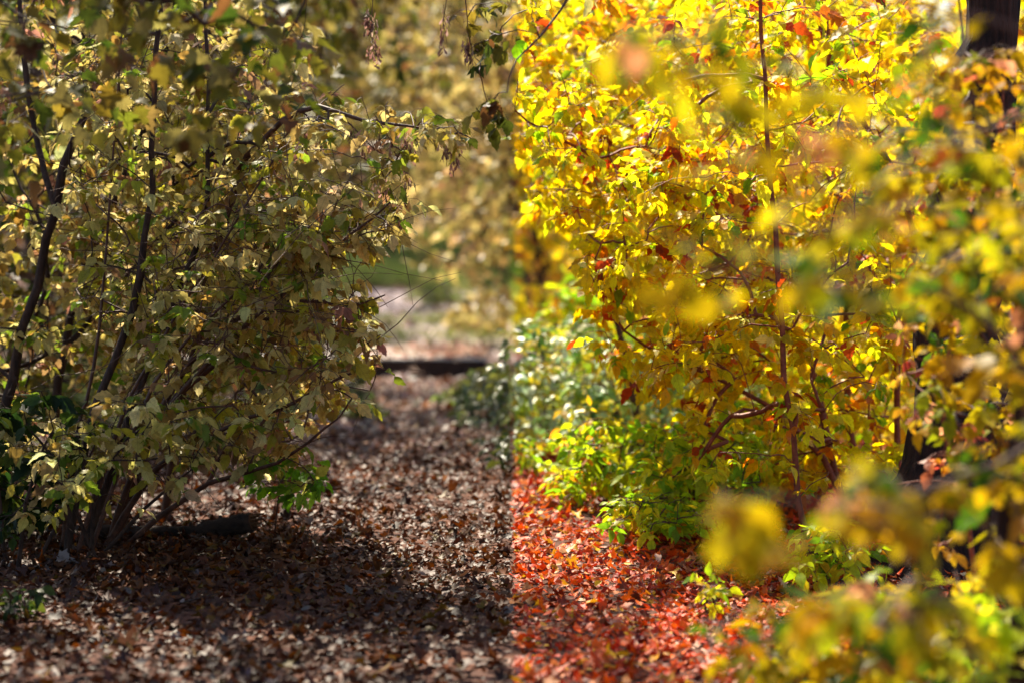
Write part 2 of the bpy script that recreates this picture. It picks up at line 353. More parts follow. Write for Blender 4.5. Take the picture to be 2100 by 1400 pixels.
# ------------------------------------------------------------------ woody plants
def grow(name, label, cat, stems, region, ncl, leaf, palL, palR, group=None, bark=None, kside=6, material=None,
         rtip=.0014, nleaf=(2, 4), leaflets=5, template=None, seeds=0, cl_spread=.10, droop=.55, partstem='stem', bare=0, base=None, spray=True, hang=None, extra=None):
    """stems: list of (points, r0, r1); region: list of (polygon px, y0, y1, share) or callable; clusters joined to the nearest wood"""
    bark = bark or M_TWIG; material = material or M_LEAF; template = template or LEAFLET
    b = np.array(base if base is not None else stems[0][0][0], float)
    root = thing(name, b, label, cat, group)
    nodes = []; rads = []; par = []
    lines = []
    for pts, r0, r1 in stems:
        n = max(6, int(sum(np.linalg.norm(np.subtract(pts[i + 1], pts[i])) for i in range(len(pts) - 1)) / .12)); n = min(n, 40)
        ln = smooth_line(pts, n); ln[1:-1] += R.normal(0, min(max(r0 * .35, .003), .012), (n - 2, 3))
        rr = np.linspace(r0, r1, n) ** 1.0
        tb = Tubes(); tb.add(ln, rr * (1 + R.normal(0, .05, n)), kside if r0 < .05 else 16, rough=.0 if r0 < .05 else .05)
        tb.build(partstem, bark, root, b)
        st = max(1, int(n * .12))
        nodes += list(ln[st:]); rads += list(rr[st:])
    NS = len(nodes)
    # cluster targets
    tg = []
    tot = sum(r[-1] for r in region)
    for reg in region:
        cnt = int(round(ncl * reg[-1] / tot))
        if callable(reg[0]): tg += [reg[0]() for _ in range(cnt)]; continue
        poly, y0, y1, _ = reg
        xs = [p[0] for p in poly]; ys = [p[1] for p in poly]
        tries = 0
        while cnt > 0 and tries < 20000:
            tries += 1
            x, y = R.uniform(min(xs), max(xs)), R.uniform(min(ys), max(ys))
            if in_poly(x, y, poly):
                q = P(x, y, R.uniform(y0, y1))
                if q[2] > .05: tg.append(q); cnt -= 1
    tg = np.array(tg); NN = np.array(nodes)
    dist = np.array([np.min(np.linalg.norm(NN - t, axis=1)) for t in tg]); order = np.argsort(dist)
    cap = NS + len(tg) * 4 + 10
    A = np.zeros((cap, 3)); A[:NS] = NN; cnt = NS
    par = np.full(cap, -1); load = np.zeros(cap)
    chains = []; ends = []
    for ti in order:
        t = tg[ti]; dd = t - A[:cnt]
        cost = np.linalg.norm(dd, axis=1) + .7 * np.maximum(0, -dd[:, 2]) 
        j = int(np.argmin(cost)); p0 = A[j]; v = t - p0; l = np.linalg.norm(v)
        m = 4
        s_ = np.linspace(0, 1, m + 1)[1:, None]
        bow = norm(np.cross(v, R.normal(0, 1, 3))) * l * R.normal(0, .06) + np.array([0, 0, l * R.uniform(-.02, .10)])
        pts = p0 + v * s_ + bow * (4 * s_ * (1 - s_)) + R.normal(0, .012 * min(l, .4), (m, 3)) * (s_ < 1)
        idx = [j]
        for q in pts:
            A[cnt] = q; par[cnt] = idx[-1]; idx.append(cnt); cnt += 1
        chains.append(idx); ends.append(pts[-1] - pts[-2])
        k = cnt - 1
        while k >= NS: load[k] += 1; k = par[k]
    rad = rtip * np.maximum(load, 1) ** .42
    if len(rads): rad[:NS] = 0
    tb = Tubes()
    rs = np.array(rads)
    own = {}
    for ci, idx in enumerate(chains):
        own[idx[-1]] = own[idx[1]] = own[idx[2]] = own[idx[3]] = ci if idx[0] < NS else own[idx[0]]
    heavy = sorted([ci for ci, idx in enumerate(chains) if idx[0] < NS], key=lambda ci: -load[chains[ci][1]])[:12]
    limb = {ci: Tubes() for ci in heavy if load[chains[ci][1]] > 3}
    for idx in chains:
        r = rad[idx].copy(); r[0] = r[1] if idx[0] >= NS else min(rs[idx[0]], r[1] * 1.15); r = np.minimum(r, max(rs) * .8)
        limb.get(own[idx[1]], tb).add(A[idx], r, 4)
    # bare crossing twigs
    for _ in range(bare):
        j = R.integers(0, cnt); l = R.uniform(.12, .42); v = norm(R.normal(0, 1, 3) + np.array([.1, 0, .4])) * l
        s_ = np.linspace(0, 1, 5)[:, None]; tb.add(A[j] + v * s_ + np.array([0, 0, -.1 * l]) * s_ ** 2 + R.normal(0, .006, (5, 3)), np.linspace(rtip * 1.3, rtip * .5, 5), 4)
    Lv = Leaves(); RA = []
    ends = norm(np.array(ends)); tips = tg[order]
    reps = R.integers(nleaf[0], nleaf[1] + 1, len(tips)); ix = np.repeat(np.arange(len(tips)), reps); n = len(ix)
    if n:
        out = ends[ix]
        hd = norm(np.stack([R.normal(0, 1, n), R.normal(0, 1, n), R.normal(0, .4, n)], -1) + out * .7 + np.array([0, 0, -.25]))
        base_p = tips[ix] - out * R.uniform(0, cl_spread, (n, 1))
        pl = leaf * R.uniform(.6, 1.5, (n, 1))
        # petioles
        pe = base_p + hd * pl + np.array([0, 0, -1]) * pl * droop * .5
        thin = Tubes()
        sz0 = leaf * R.uniform(.65, 1.3, n)
        csel = R.random(n)
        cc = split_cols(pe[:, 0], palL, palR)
        for i in range(n if (rtip < .002 and leaflets > 1) else 0):
            tb.add([base_p[i], (base_p[i] + pe[i]) / 2 + np.array([0, 0, .15 * pl[i, 0]]), pe[i]], rtip * .5, 3)
        dn = np.array([0, 0, -1.0])
        side = norm(np.cross(hd, dn + R.normal(0, .25, (n, 3))))
        for q in range(leaflets):
            if q == 0: off = 0; d = hd * .8 + dn * droop * R.uniform(.5, 1.8, (n, 1)); s_ = sz0 * 1.1
            else:
                sg = 1 if q % 2 else -1; lvl = (q + 1) // 2
                off = -.35 * lvl; d = side * sg * 1.0 + hd * .45 + dn * droop * R.uniform(.3, 1.6, (n, 1)); s_ = sz0 * (.95 - .1 * lvl)
            d = d + R.normal(0, .22, (n, 3))
            pos = pe + hd * (off * sz0)[:, None]
            nr = norm(np.array([0, 0, 1.0]) + R.normal(0, .55, (n, 3)) + np.cross(hd, side) * 0)
            kk = R.random(n) < (.93 if q < 3 else .72)
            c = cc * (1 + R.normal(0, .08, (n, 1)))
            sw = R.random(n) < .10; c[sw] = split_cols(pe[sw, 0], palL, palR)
            pos = keep_side(pos, None, leaf * .18) if abs(b[0]) < 3 else pos
            # leaves beside the middle plane turn away from it
            near = (np.abs(pos[:, 0]) < leaf) & (np.sign(d[:, 0]) != np.sign(pos[:, 0])); d[near, 0] *= -1
            Lv.add(template, pos[kk], d[kk], nr[kk], s_[kk], np.clip(c[kk], .002, .93))
    for q in limb.values(): q.build('branch', bark, root, b)
    if tb.V: tb.build('twig_mass', bark, root, b)['kind'] = 'stuff'
    if extra: extra(Lv)
    Lv.build('foliage', material, root, b)
    if seeds:
        pts = hang if hang is not None else tips[R.choice(len(tips), seeds)]
        for p in pts:
            S = Leaves(); st = Tubes()
            l = R.uniform(.05, .10); ln = np.array([p, p + [R.normal(0, .01), 0, -l * .5], p + [R.normal(0, .02), 0, -l]])
            st.add(ln, rtip * .6, 3); m = 15
            q = p + np.array([0, 0, -1]) * R.uniform(.2, 1.15, (m, 1)) * l + R.normal(0, .006, (m, 3))
            d = np.stack([R.normal(0, .35, m), R.normal(0, .35, m), -np.ones(m)], -1)
            S.add(WING, q, d, R.normal(0, 1, (m, 3)), R.uniform(.022, .032, m), pick('samara', m), curl=R.normal(0, .2, m))
            k_ = S.build('seed_cluster', M_LEAF, root, b); st.build('stalk', bark, k_, b)
    return root
def PL(pts): return [P(*p) for p in pts]
def G(px, Y):
    x = (px - 1050) / F * Y; return np.array([x, Y, gz(x, Y) - .02])

exec_order = []
# ---- left, in focus
grow('maple_sapling', 'leaning sapling with two slim dark stems rising from beside the short stick, tan leaves', 'sapling',
     [([G(135, 8.0)] + PL([(180, 900, 8.0), (280, 610, 8.0), (312, 340, 7.9), (322, 40, 7.8), (330, -160, 7.8)]), .017, .006),
      ([G(160, 8.1)] + PL([(240, 910, 8.1), (345, 660, 8.1), (420, 440, 8.0), (428, 180, 8.0), (420, -60, 8.0)]), .015, .005)],
     [([(150, 60), (520, 20), (640, 300), (600, 620), (420, 760), (240, 700), (120, 400)], 7.9, 9.2, 1)], 200, .052, 'muted', 'gold', 'saplings on the left of the path', M_BARK, seeds=5)
grow('maple_sapling', 'thick-stemmed sapling at the far left edge with forked dark trunk and pale leaves', 'sapling',
     [([G(-60, 8.8)] + PL([(20, 800, 8.7), (90, 520, 8.6), (125, 370, 8.5), (185, 200, 8.5), (235, 30, 8.4), (250, -100, 8.4)]), .021, .009),
      (PL([(115, 430, 8.5), (60, 220, 8.7), (40, 0, 8.8), (30, -140, 8.8)]), .013, .007)],
     [([(-120, -60), (420, -60), (460, 300), (330, 620), (100, 900), (-140, 900)], 8.5, 10.0, 1)], 270, .054, 'muted', 'gold', 'saplings on the left of the path', M_BARK, bare=60)
grow('maple_sapling', 'tall sapling behind the thick left one, its stem sloping right under creamy leaves', 'sapling',
     [([G(85, 9.2)] + PL([(120, 800, 9.2), (150, 620, 9.2), (215, 450, 9.1), (270, 330, 9.0), (330, 150, 9.0), (370, -80, 9.0)]), .019, .008),
      (PL([(130, 720, 9.2), (300, 520, 9.3), (470, 320, 9.3), (560, 120, 9.3)]), .012, .005)],
     [([(100, 100), (480, -40), (640, 60), (620, 420), (430, 640), (160, 700)], 8.7, 10.4, 1)], 250, .054, 'muted', 'gold', 'saplings on the left of the path', M_BARK, bare=60)
grow('arching_shrub', 'dense shrub of long branches arching right over the path edge above the log', 'shrub',
     [([G(215, 8.3)] + PL([(300, 900, 8.2), (430, 740, 8.0), (600, 580, 7.9), (700, 500, 7.9), (800, 415, 7.9)]), 0.012, .003),
      ([G(230, 8.4)] + PL([(330, 860, 8.2), (480, 700, 8.1), (540, 600, 8.1), (620, 420, 8.0), (660, 300, 8.0)]), .013, .004),
      ([G(205, 8.2)] + PL([(330, 950, 8.1), (480, 870, 7.9), (620, 815, 7.8), (745, 755, 7.8)]), .012, .003),
      ([G(220, 8.35)] + PL([(350, 800, 8.2), (470, 660, 8.0), (620, 618, 7.9), (720, 632, 7.9), (790, 605, 7.9)]), .012, .0025),
      ([G(240, 8.3)] + PL([(400, 1000, 8.2), (540, 960, 8.0), (640, 900, 7.9), (690, 860, 7.9)]), .011, .003)],
     [([(300, 520), (560, 400), (640, 470), (690, 520), (660, 700), (700, 780), (640, 850), (600, 930), (480, 930), (340, 900), (250, 800)], 7.5, 9.1, 1),
      ([(560, 330), (650, 360), (850, 400), (840, 450), (700, 520), (560, 480)], 7.6, 8.2, .16), ([(600, 480), (760, 500), (780, 640), (800, 770), (700, 850), (620, 700)], 7.5, 8.2, .17)], 340, .050, 'muted', 'gold', 'shrubs on the left of the path', M_TWIG, bare=260, seeds=5)
def pts_on(a, b, n): return [np.array(a) + (np.array(b) - np.array(a)) * t for t in R.uniform(0, 1, n)]
A0, A1 = P(640, 222, 7.9), P(965, 285, 7.7)
grow('drooping_branch_sapling', 'slender sapling reaching a long seed-hung twig rightward across the upper opening', 'sapling',
     [([G(330, 9.0)] + PL([(380, 800, 8.8), (440, 520, 8.4), (520, 300, 8.1), (640, 225, 7.9), (760, 248, 7.8), (880, 262, 7.75), (968, 285, 7.7)]), .018, .0018),
      (PL([(700, 240, 7.85), (755, 290, 7.8), (815, 345, 7.8)]), .003, .0015)],
     [([(600, 180), (680, 160), (800, 200), (900, 230), (950, 270), (860, 330), (830, 390), (740, 340), (680, 330), (600, 300)], 7.5, 8.1, 1),
      ([(470, 200), (620, 170), (640, 330), (480, 420)], 7.8, 8.8, .6)], 85, .044, 'muted', 'gold', 'saplings on the left of the path', M_TWIG, nleaf=(1, 3), seeds=16,
     hang=[P(x, y, 7.78) for x, y in ((720, 250), (745, 258), (775, 262), (800, 262), (830, 268), (845, 272), (912, 285), (925, 288), (940, 290), (640, 240), (655, 245), (625, 235), (770, 345), (790, 350), (835, 360), (730, 262))])
grow('low_bush', 'low shaded dark green bush at the lower left edge of the picture', 'bush',
     [([G(30, 7.7)] + PL([(60, 1000, 7.7), (110, 880, 7.7)]), .008, .003), ([G(60, 7.8)] + PL([(130, 1050, 7.8), (200, 900, 7.8)]), .008, .003), ([G(10, 7.8)] + PL([(0, 1000, 7.8), (-30, 850, 7.8)]), .008, .003)],
     [([(-80, 800), (160, 790), (200, 930), (150, 1040), (60, 1080), (-80, 1110)], 7.6, 8.8, 1)], 60, .064, 'deepgreen', 'lime', 'shrubs on the left of the path', M_BARK)
grow('low_bush', 'low leafy bush hanging pale olive leaves around the two slim stems', 'bush',
     [([G(180, 7.9)] + PL([(200, 1000, 7.8), (260, 900, 7.8)]), .008, .003), ([G(190, 8.0)] + PL([(320, 1020, 7.9), (420, 940, 7.9)]), .008, .002), ([G(200, 7.9)] + PL([(120, 960, 7.8), (60, 880, 7.8)]), .008, .003)],
     [([(0, 850), (300, 780), (440, 880), (420, 980), (330, 1020), (200, 1060), (60, 1090), (0, 1040)], 7.3, 8.6, 1)], 80, .050, 'muted', 'gold', 'shrubs on the left of the path', M_BARK, bare=30)
grow('green_seedling', 'bright lime green seedling sprig beside the path above the log end', 'seedling',
     [([G(560, 8.6)] + PL([(575, 1000, 8.5), (600, 930, 8.4)]), .004, .002), (PL([(575, 1010, 8.5), (610, 985, 8.4), (650, 975, 8.3)]), .003, .0015)],
     [([(500, 960), (560, 920), (640, 930), (680, 980), (640, 1020), (560, 1010), (500, 995)], 8.1, 8.7, 1)], 26, .045, 'sprig', 'lime', 'seedlings', M_TWIG, nleaf=(1, 3))
for k, (bx, mx, tx, ty, Yd) in enumerate(((150, 330, 560, 330, 8.0), (170, 380, 640, 470, 7.9), (120, 200, 250, 60, 8.2))):
    grow('slim_sapling', ['thin wand-like sapling slanting right through the middle of the left shrubs', 'thin wand-like sapling bending lowest toward the path', 'thin wand-like sapling standing nearly upright in the left shrubs'][k], 'sapling',
         [([G(bx, Yd)] + PL([((bx + mx) / 2, 880, Yd - .05), (mx, 700, Yd - .1), (tx, ty, Yd - .15)]), .009, .003)],
         [([(mx - 60, 650), (tx - 110, ty - 20), (tx + 80, ty - 10), (mx + 120, 700)], Yd - .4, Yd + .5, 1)], 44, .045, 'muted', 'gold', 'saplings on the left of the path', M_TWIG, bare=40)
# ---- the tree whose boughs hang in from above on the left (trunk outside the frame)
TB = np.array([-2.9, 6.4, 0.0])
grow('overhanging_maple', 'olive brown maple boughs hanging into the top left corner, softly blurred', 'tree',
     [([TB, TB + [.05, 0, 1.2], TB + [.1, .05, 2.4], TB + [.0, .1, 4.2], TB + [.1, .1, 6.0]], .14, .05),
      ([TB + [.1, .05, 2.1], P(-300, -120, 6.2), P(60, -60, 5.9), P(330, 10, 5.8), P(560, 60, 5.8)], .03, .004),
      ([TB + [.05, .05, 2.5], P(-200, -420, 6.6), P(300, -250, 6.4), P(700, -120, 6.6), P(1000, -60, 7.2)], .035, .006)],
     [([(-60, -80), (520, -80), (640, 60), (640, 230), (520, 330), (300, 240), (120, 330), (-60, 300)], 5.6, 6.8, 1),
      ([(-300, -500), (900, -500), (900, -90), (-300, -90)], 5.5, 8.5, .25)], 76, .062, 'mutedtop', 'gold', None, M_BARK, template=LOBED, leaflets=1, nleaf=(3, 6), partstem='trunk', droop=.4)
grow('hanging_branch', 'seed-hung twigs with a few green leaves dangling at the top centre', 'branch',
     [([P(700, -200, 7.6), P(760, -120, 7.5), P(870, -100, 7.4), P(1020, -60, 7.3), P(1180, -30, 7.3), P(1500, -180, 7.6), np.array([1.5, 8.1, 2.6]), np.array([2.2, 8.2, 1.6]), np.array([2.5, 8.3, 0])][::-1], .03, .003),
      (PL([(755, -110, 7.5), (760, -20, 7.5), (765, 50, 7.5), (768, 105, 7.5)]), .002, .001),
      (PL([(910, -90, 7.4), (914, -10, 7.4), (908, 60, 7.4)]), .002, .001),
      (PL([(945, -90, 7.4), (958, 20, 7.4), (962, 80, 7.4), (975, 120, 7.4)]), .0025, .001),
      (PL([(1180, -30, 7.3), (1120, 60, 7.2), (1050, 140, 7.0), (1040, 190, 7.0)]), .004, .0015)],
     [([(930, -10), (1045, 0), (1045, 120), (980, 60)], 7.1, 7.5, 1.3), ([(950, 130), (1040, 150), (1046, 300), (1000, 260)], 7.1, 7.5, 1.0), ([(1055, -40), (1300, -40), (1260, 80), (1060, 60)], 7.1, 7.9, 1.2)],
     19, .052, 'mutedtop', 'gold', None, M_TWIG, nleaf=(1, 3), seeds=10, base=(2.5, 8.3, 0),
     hang=[P(x, y, z) for x, y, z in ((757, -5, 7.5), (768, 20, 7.5), (762, 55, 7.5), (772, 75, 7.5), (910, 10, 7.4), (908, 40, 7.4), (960, 70, 7.4), (968, 85, 7.4), (752, 10, 7.5), (956, 60, 7.4))])

# ---- right, mid distance golden saplings
RG = 'golden saplings on the right of the path'
grow('golden_sapling', 'golden sapling with the straight reddish stem in the middle of the right half', 'sapling',
     [([G(1668, 8.1)] + PL([(1640, 1040, 8.2), (1620, 850, 8.2), (1598, 560, 8.2), (1575, 300, 8.2), (1560, 40, 8.2), (1555, -120, 8.2)]), .013, .007)],
     [([(1350, -60), (1800, -60), (1850, 400), (1800, 1000), (1420, 960), (1300, 400)], 8.0, 9.8, 1)], 340, .056, 'muted', 'gold', RG, M_RED, seeds=0)
grow('golden_sapling', 'golden sapling leaning left with its long diagonal stem reaching the centre', 'sapling',
     [([G(1760, 9.0)] + PL([(1700, 960, 9.0), (1610, 860, 9.0), (1480, 780, 9.0), (1370, 730, 8.9)]), .016, .006),
      ([G(1750, 9.1)] + PL([(1650, 720, 9.1), (1560, 540, 9.1), (1440, 420, 9.0), (1310, 370, 9.0), (1220, 320, 8.9), (1140, 275, 8.8), (1056, 226, 8.7)]), .018, .003),
      (PL([(1370, 730, 8.9), (1290, 690, 8.8), (1240, 620, 8.7), (1205, 550, 8.7)]), .006, .003)],
     [([(1050, 140), (1200, 120), (1500, 260), (1600, 560), (1500, 780), (1330, 820), (1220, 700), (1180, 480), (1060, 330)], 8.3, 9.9, 1)], 300, .056, 'muted', 'gold', RG, M_RED)
grow('golden_sapling', 'golden sapling whose crossing stems slope down right to the dark trunk', 'sapling',
     [([G(1850, 9.4)] + PL([(1840, 700, 9.3), (1875, 490, 9.3), (1780, 260, 9.2), (1700, 110, 9.2), (1650, -60, 9.2)]), .016, .007),
      ([G(1790, 9.6)] + PL([(1745, 900, 9.6), (1742, 650, 9.6), (1738, 420, 9.6), (1700, 200, 9.6), (1690, -40, 9.6)]), .019, .010)],
     [([(1500, -60), (1960, -60), (1960, 420), (1860, 1020), (1560, 1020), (1480, 400)], 8.8, 10.6, 1)], 360, .058, 'muted', 'gold', RG, M_RED)
grow('golden_sapling', 'bright yellow sapling top right of the centre line, branches hanging into the gap', 'sapling',
     [([G(1330, 11.0)] + PL([(1290, 760, 11), (1240, 520, 11), (1235, 260, 11), (1232, -80, 11)]), .020, .010)],
     [([(1056, -60), (1450, -60), (1480, 300), (1300, 520), (1080, 420)], 9.6, 12.2, 1)], 340, .066, 'muted', 'gold', RG, M_TWIG)
grow('golden_sapling', 'dense golden sapling behind the others filling the middle of the right half', 'sapling',
     [([G(1500, 12.5)] + PL([(1480, 800, 12.5), (1500, 500, 12.5), (1480, 200, 12.5), (1490, -80, 12.5)]), .03, .012)],
     [([(1200, -60), (1860, -60), (1880, 900), (1400, 960), (1220, 560)], 11, 14.2, 1)], 480, .085, 'muted', 'gold', RG, M_RED, template=OVATE)
grow('golden_sapling', 'golden sapling in the right background behind the big dark trunk', 'sapling',
     [([G(2000, 13)] + PL([(1980, 700, 13), (2000, 300, 13), (2010, -80, 13)]), .03, .012)],
     [([(1780, -60), (2300, -60), (2300, 1000), (1760, 1000)], 12, 15, 1)], 260, .09, 'muted', 'gold', RG, M_RED, template=OVATE)
# big dark trunk
grow('old_tree', 'big dark furrowed tree trunk standing at the right edge behind amber leaves', 'tree',
     [([G(1925, 8.0) + [0, 0, -.1]] + PL([(1935, 1120, 8.0), (1960, 900, 8.0), (1985, 600, 8.0), (2010, 250, 8.0), (2025, -60, 8.0), (2050, -900, 8.1), (2100, -2400, 8.2)]), .22, .03), ([G(1900, 7.9) + [0, 0, -.1]] + PL([(1915, 1120, 7.95), (1940, 960, 8.0)]), .2, .12)],
     [([(1500, -2600), (2700, -2600), (2700, -700), (1600, -700)], 7, 10.5, 1)], 160, .10, 'muted', 'gold', None, M_BIG, partstem='trunk', template=OVATE)
grow('slim_tree', 'dark slim trunk along the lower right border of the picture', 'tree',
     [([G(2100, 4.9)] + PL([(2085, 1300, 4.9), (2075, 1000, 4.9), (2110, 600, 4.9), (2140, 200, 4.9), (2150, -400, 4.9)]), .034, .022)],
     [([(1980, 500), (2300, 100), (2300, 1100), (2000, 1000)], 4.3, 5.4, 1)], 30, .075, 'muted', 'amber', None, M_BIG, partstem='trunk')
# ---- near, out of focus saplings on the right
NG = 'near out-of-focus saplings on the right'
grow('near_sapling', 'blurred near sapling holding amber leaves over the right side of the big trunk', 'sapling',
     [([G(2500, 4.4)] + PL([(2300, 1100, 4.3), (2120, 780, 4.2), (1960, 620, 4.1), (1800, 560, 4.0)]), .012, .003),
      (PL([(2300, 1100, 4.3), (2180, 900, 4.2), (2000, 960, 4.1), (1800, 1010, 4.0)]), .006, .002),
      (PL([(2300, 1100, 4.3), (2220, 600, 4.3), (2080, 300, 4.2), (1900, 150, 4.1)]), .007, .003)],
     [([(1760, 400), (1900, 300), (2200, 300), (2200, 720), (1980, 700), (1760, 620)], 4.0, 5.6, 1), ([(1700, 980), (1900, 1000), (2020, 1080), (2000, 700), (2200, 700), (2200, 1180), (1800, 1120)], 4.0, 5.6, .55)], 54, .050, 'muted', 'amber', NG, M_TWIG, material=M_DULL)
grow('near_sapling', 'blurred near sapling with broad amber and green leaves across the upper right half', 'sapling',
     [([G(1760, 3.9) + [.5, 0, 0]] + PL([(2350, 700, 3.8), (2200, 150, 3.7), (1900, 20, 3.5), (1600, 30, 3.4), (1300, 60, 3.3)]), .005, .002),
      (PL([(2200, 200, 3.7), (1900, 300, 3.6), (1650, 480, 3.5), (1400, 500, 3.4)]), .004, .0015)],
     [([(1180, 30), (1500, 40), (1600, 140), (1400, 130), (1200, 120)], 3.1, 3.6, .45), ([(1300, 460), (1650, 460), (1900, 560), (1700, 620), (1320, 560)], 3.2, 3.8, .6),
      ([(1500, 120), (1900, 20), (2150, 60), (2100, 420), (1700, 480), (1500, 330)], 3.3, 4.4, 1.0)], 40, .046, 'muted', 'amber', NG, M_TWIG, material=M_DULL, nleaf=(1, 3))
grow('near_sapling', 'blurred near sapling dangling big ochre leaves above the bottom right ground', 'sapling',
     [([G(1900, 3.6) + [.2, 0, 0]] + PL([(1960, 1250, 3.5), (1800, 1080, 3.4), (1600, 1020, 3.3), (1480, 1010, 3.2)]), .008, .002)],
     [([(1430, 1020), (1560, 1010), (1590, 1100), (1460, 1090)], 3.1, 3.4, .35), ([(1700, 960), (1960, 960), (1980, 1050), (1740, 1060)], 3.2, 3.7, .6), ([(1600, 1230), (1900, 1180), (2000, 1330), (1700, 1340)], 3.4, 4.0, .7), ([(1350, 1240), (1700, 1180), (2050, 1100), (2080, 1380), (1500, 1390)], 3.9, 4.9, 1.3)], 46, .048, 'muted', 'amber', NG, M_TWIG, material=M_DULL, nleaf=(2, 4))
grow('near_sapling', 'half-blurred amber sapling hiding the upper part of the big dark trunk', 'sapling',
     [([G(2180, 6.3)] + PL([(2120, 1000, 6.3), (2080, 600, 6.2), (2000, 250, 6.2), (1960, -40, 6.1)]), .010, .004), (PL([(2100, 800, 6.2), (1960, 620, 6.1), (1840, 400, 6.1)]), .005, .002)],
     [([(1860, 80), (2000, 120), (2160, -60), (2160, 900), (1960, 980), (1840, 760), (1780, 420)], 5.4, 7.0, 1)], 110, .052, 'muted', 'amber', NG, M_TWIG, material=M_DULL)
grow('rosy_shrub', 'pinkish brown withered shrub in front of the big dark trunk', 'shrub',
     [([G(2020, 6.4)] + PL([(1980, 1000, 6.4), (1930, 850, 6.4), (1960, 650, 6.4), (2040, 420, 6.4), (2060, 100, 6.4)]), .008, .003)],
     [([(1840, 560), (2060, 520), (2100, 900), (1950, 1130), (1820, 1100), (1860, 850)], 5.9, 6.9, 1), ([(1940, 60), (2100, 60), (2100, 450), (1900, 420)], 5.5, 6.5, .5)], 34, .042, 'muted', 'rose', None, M_RED, nleaf=(1, 3))
# ---- low plants
LG = 'low leafy plants along the right of the path'
def low(px, Y, wpx, ypx0, dpt, n, leaf, pL, pR, label, name='low_shrub', cat='low shrub', material=None, group=LG, tm=None):
    g = G(px, Y); yb = 480 + CH * F / Y
    poly = [(px - wpx, yb - 10), (px - wpx * 1.05, (yb + ypx0) / 2), (px - wpx * .6, ypx0 + 10), (px, ypx0), (px + wpx * .7, ypx0 + 14), (px + wpx * 1.05, (yb + ypx0) / 2), (px + wpx, yb - 10)]
    st = []
    for k in range(5):
        q = R.uniform(-.6, .6); st.append(([g + [q * .06, R.normal(0, .03), 0], P(px + q * wpx * .5, (yb + ypx0) / 2, Y + R.normal(0, .1)), P(px + q * wpx * 1.1, ypx0 + 20, Y + R.normal(0, .15))], .006, .002))
    return grow(name, label, cat, st, [(poly, Y - dpt, Y + dpt, 1)], n, leaf, pL, pR, group, M_TWIG, material=material, template=tm or OVATE, nleaf=(2, 4), leaflets=3, droop=.25)
low(1130, 12.2, 110, 640, .9, 170, .062, 'dullgreen', 'mint', 'pale mint green shrub just right of the centre line', material=M_GLOSS)
low(1290, 11.6, 130, 690, .9, 170, .062, 'dullgreen', 'mint', 'glossy green shrub under the long diagonal golden stem', material=M_GLOSS)
low(1010, 13.5, 60, 745, .6, 90, .055, 'dullgreen', 'mint', 'dull bluish green shrub left of the centre line beside the path', material=M_GLOSS)
low(1075, 11.0, 60, 880, .5, 36, .045, 'deepgreen', 'lime', 'small dark green plant at the path edge on the centre line', material=M_GLOSS)
low(1250, 9.9, 130, 850, .6, 150, .055, 'muted', 'lime', 'yellow green shrub spreading left over the red leaves near the centre')
low(1440, 9.4, 140, 860, .7, 180, .056, 'muted', 'lime', 'yellow green shrub in front of the leaning golden sapling')
low(1560, 10.4, 120, 800, .7, 150, .058, 'muted', 'lime', 'lime shrub around the foot of the straight reddish stem')
low(1350, 8.8, 100, 1000, .5, 90, .046, 'muted', 'lime', 'small lime shrub lowest on the red leaf carpet')
low(1700, 7.6, 90, 1060, .4, 50, .046, 'muted', 'lime', 'bright green sprouting plant left of the big trunk foot')
low(1230, 15.5, 150, 560, 1.0, 170, .08, 'dullgreen', 'lime', 'light green bush in the distance right of the centre line')
low(1460, 7.0, 50, 1190, .3, 8, .038, 'muted', 'lime', 'sparse thin seedling growing alone on the red leaf carpet', 'seedling', 'seedling')
low(1640, 5.7, 90, 1240, .4, 40, .048, 'muted', 'amber', 'blurred lime plant at the bottom edge right of centre')
low(1850, 5.4, 130, 1190, .5, 80, .06, 'muted', 'amber', 'blurred amber leaved plant along the bottom right edge')
low(2030, 5.2, 110, 1150, .5, 60, .06, 'muted', 'lime', 'blurred green plant in the bottom right corner')
low(10, 11.5, 170, 120, 1.0, 300, .075, 'mutedtop', 'lime', 'tall dusky olive bush closing the far left edge behind the stems', group='shrubs on the left of the path')
low(300, 12.5, 170, 170, 1.0, 260, .075, 'mutedtop', 'lime', 'tall dusky bush behind the middle of the left shrubs', group='shrubs on the left of the path')
low(30, 6.9, 60, 1190, .2, 12, .04, 'deepgreen', 'lime', 'tiny dark green plant in shade at the bottom left', group='tiny plants')
low(970, 15.5, 60, 785, .7, 90, .05, 'grassL', 'mint', 'grassy olive bush right of the far path before the slab')
low(980, 26, 60, 610, .8, 90, .08, 'mutedfar', 'lime', 'pale yellow bush on the right verge of the far path')
low(905, 37, 60, 560, 1.0, 70, .10, 'grassL', 'lime', 'olive bush on the bend of the far path')
low(735, 14.6, 50, 822, .5, 70, .04, 'grassL', 'mint', 'green tuft left of the path just before the slab')
low(640, 16, 110, 620, .8, 110, .07, 'dullgreen', 'mint', 'dull green bush behind the arching shrub', group='shrubs on the left of the path')

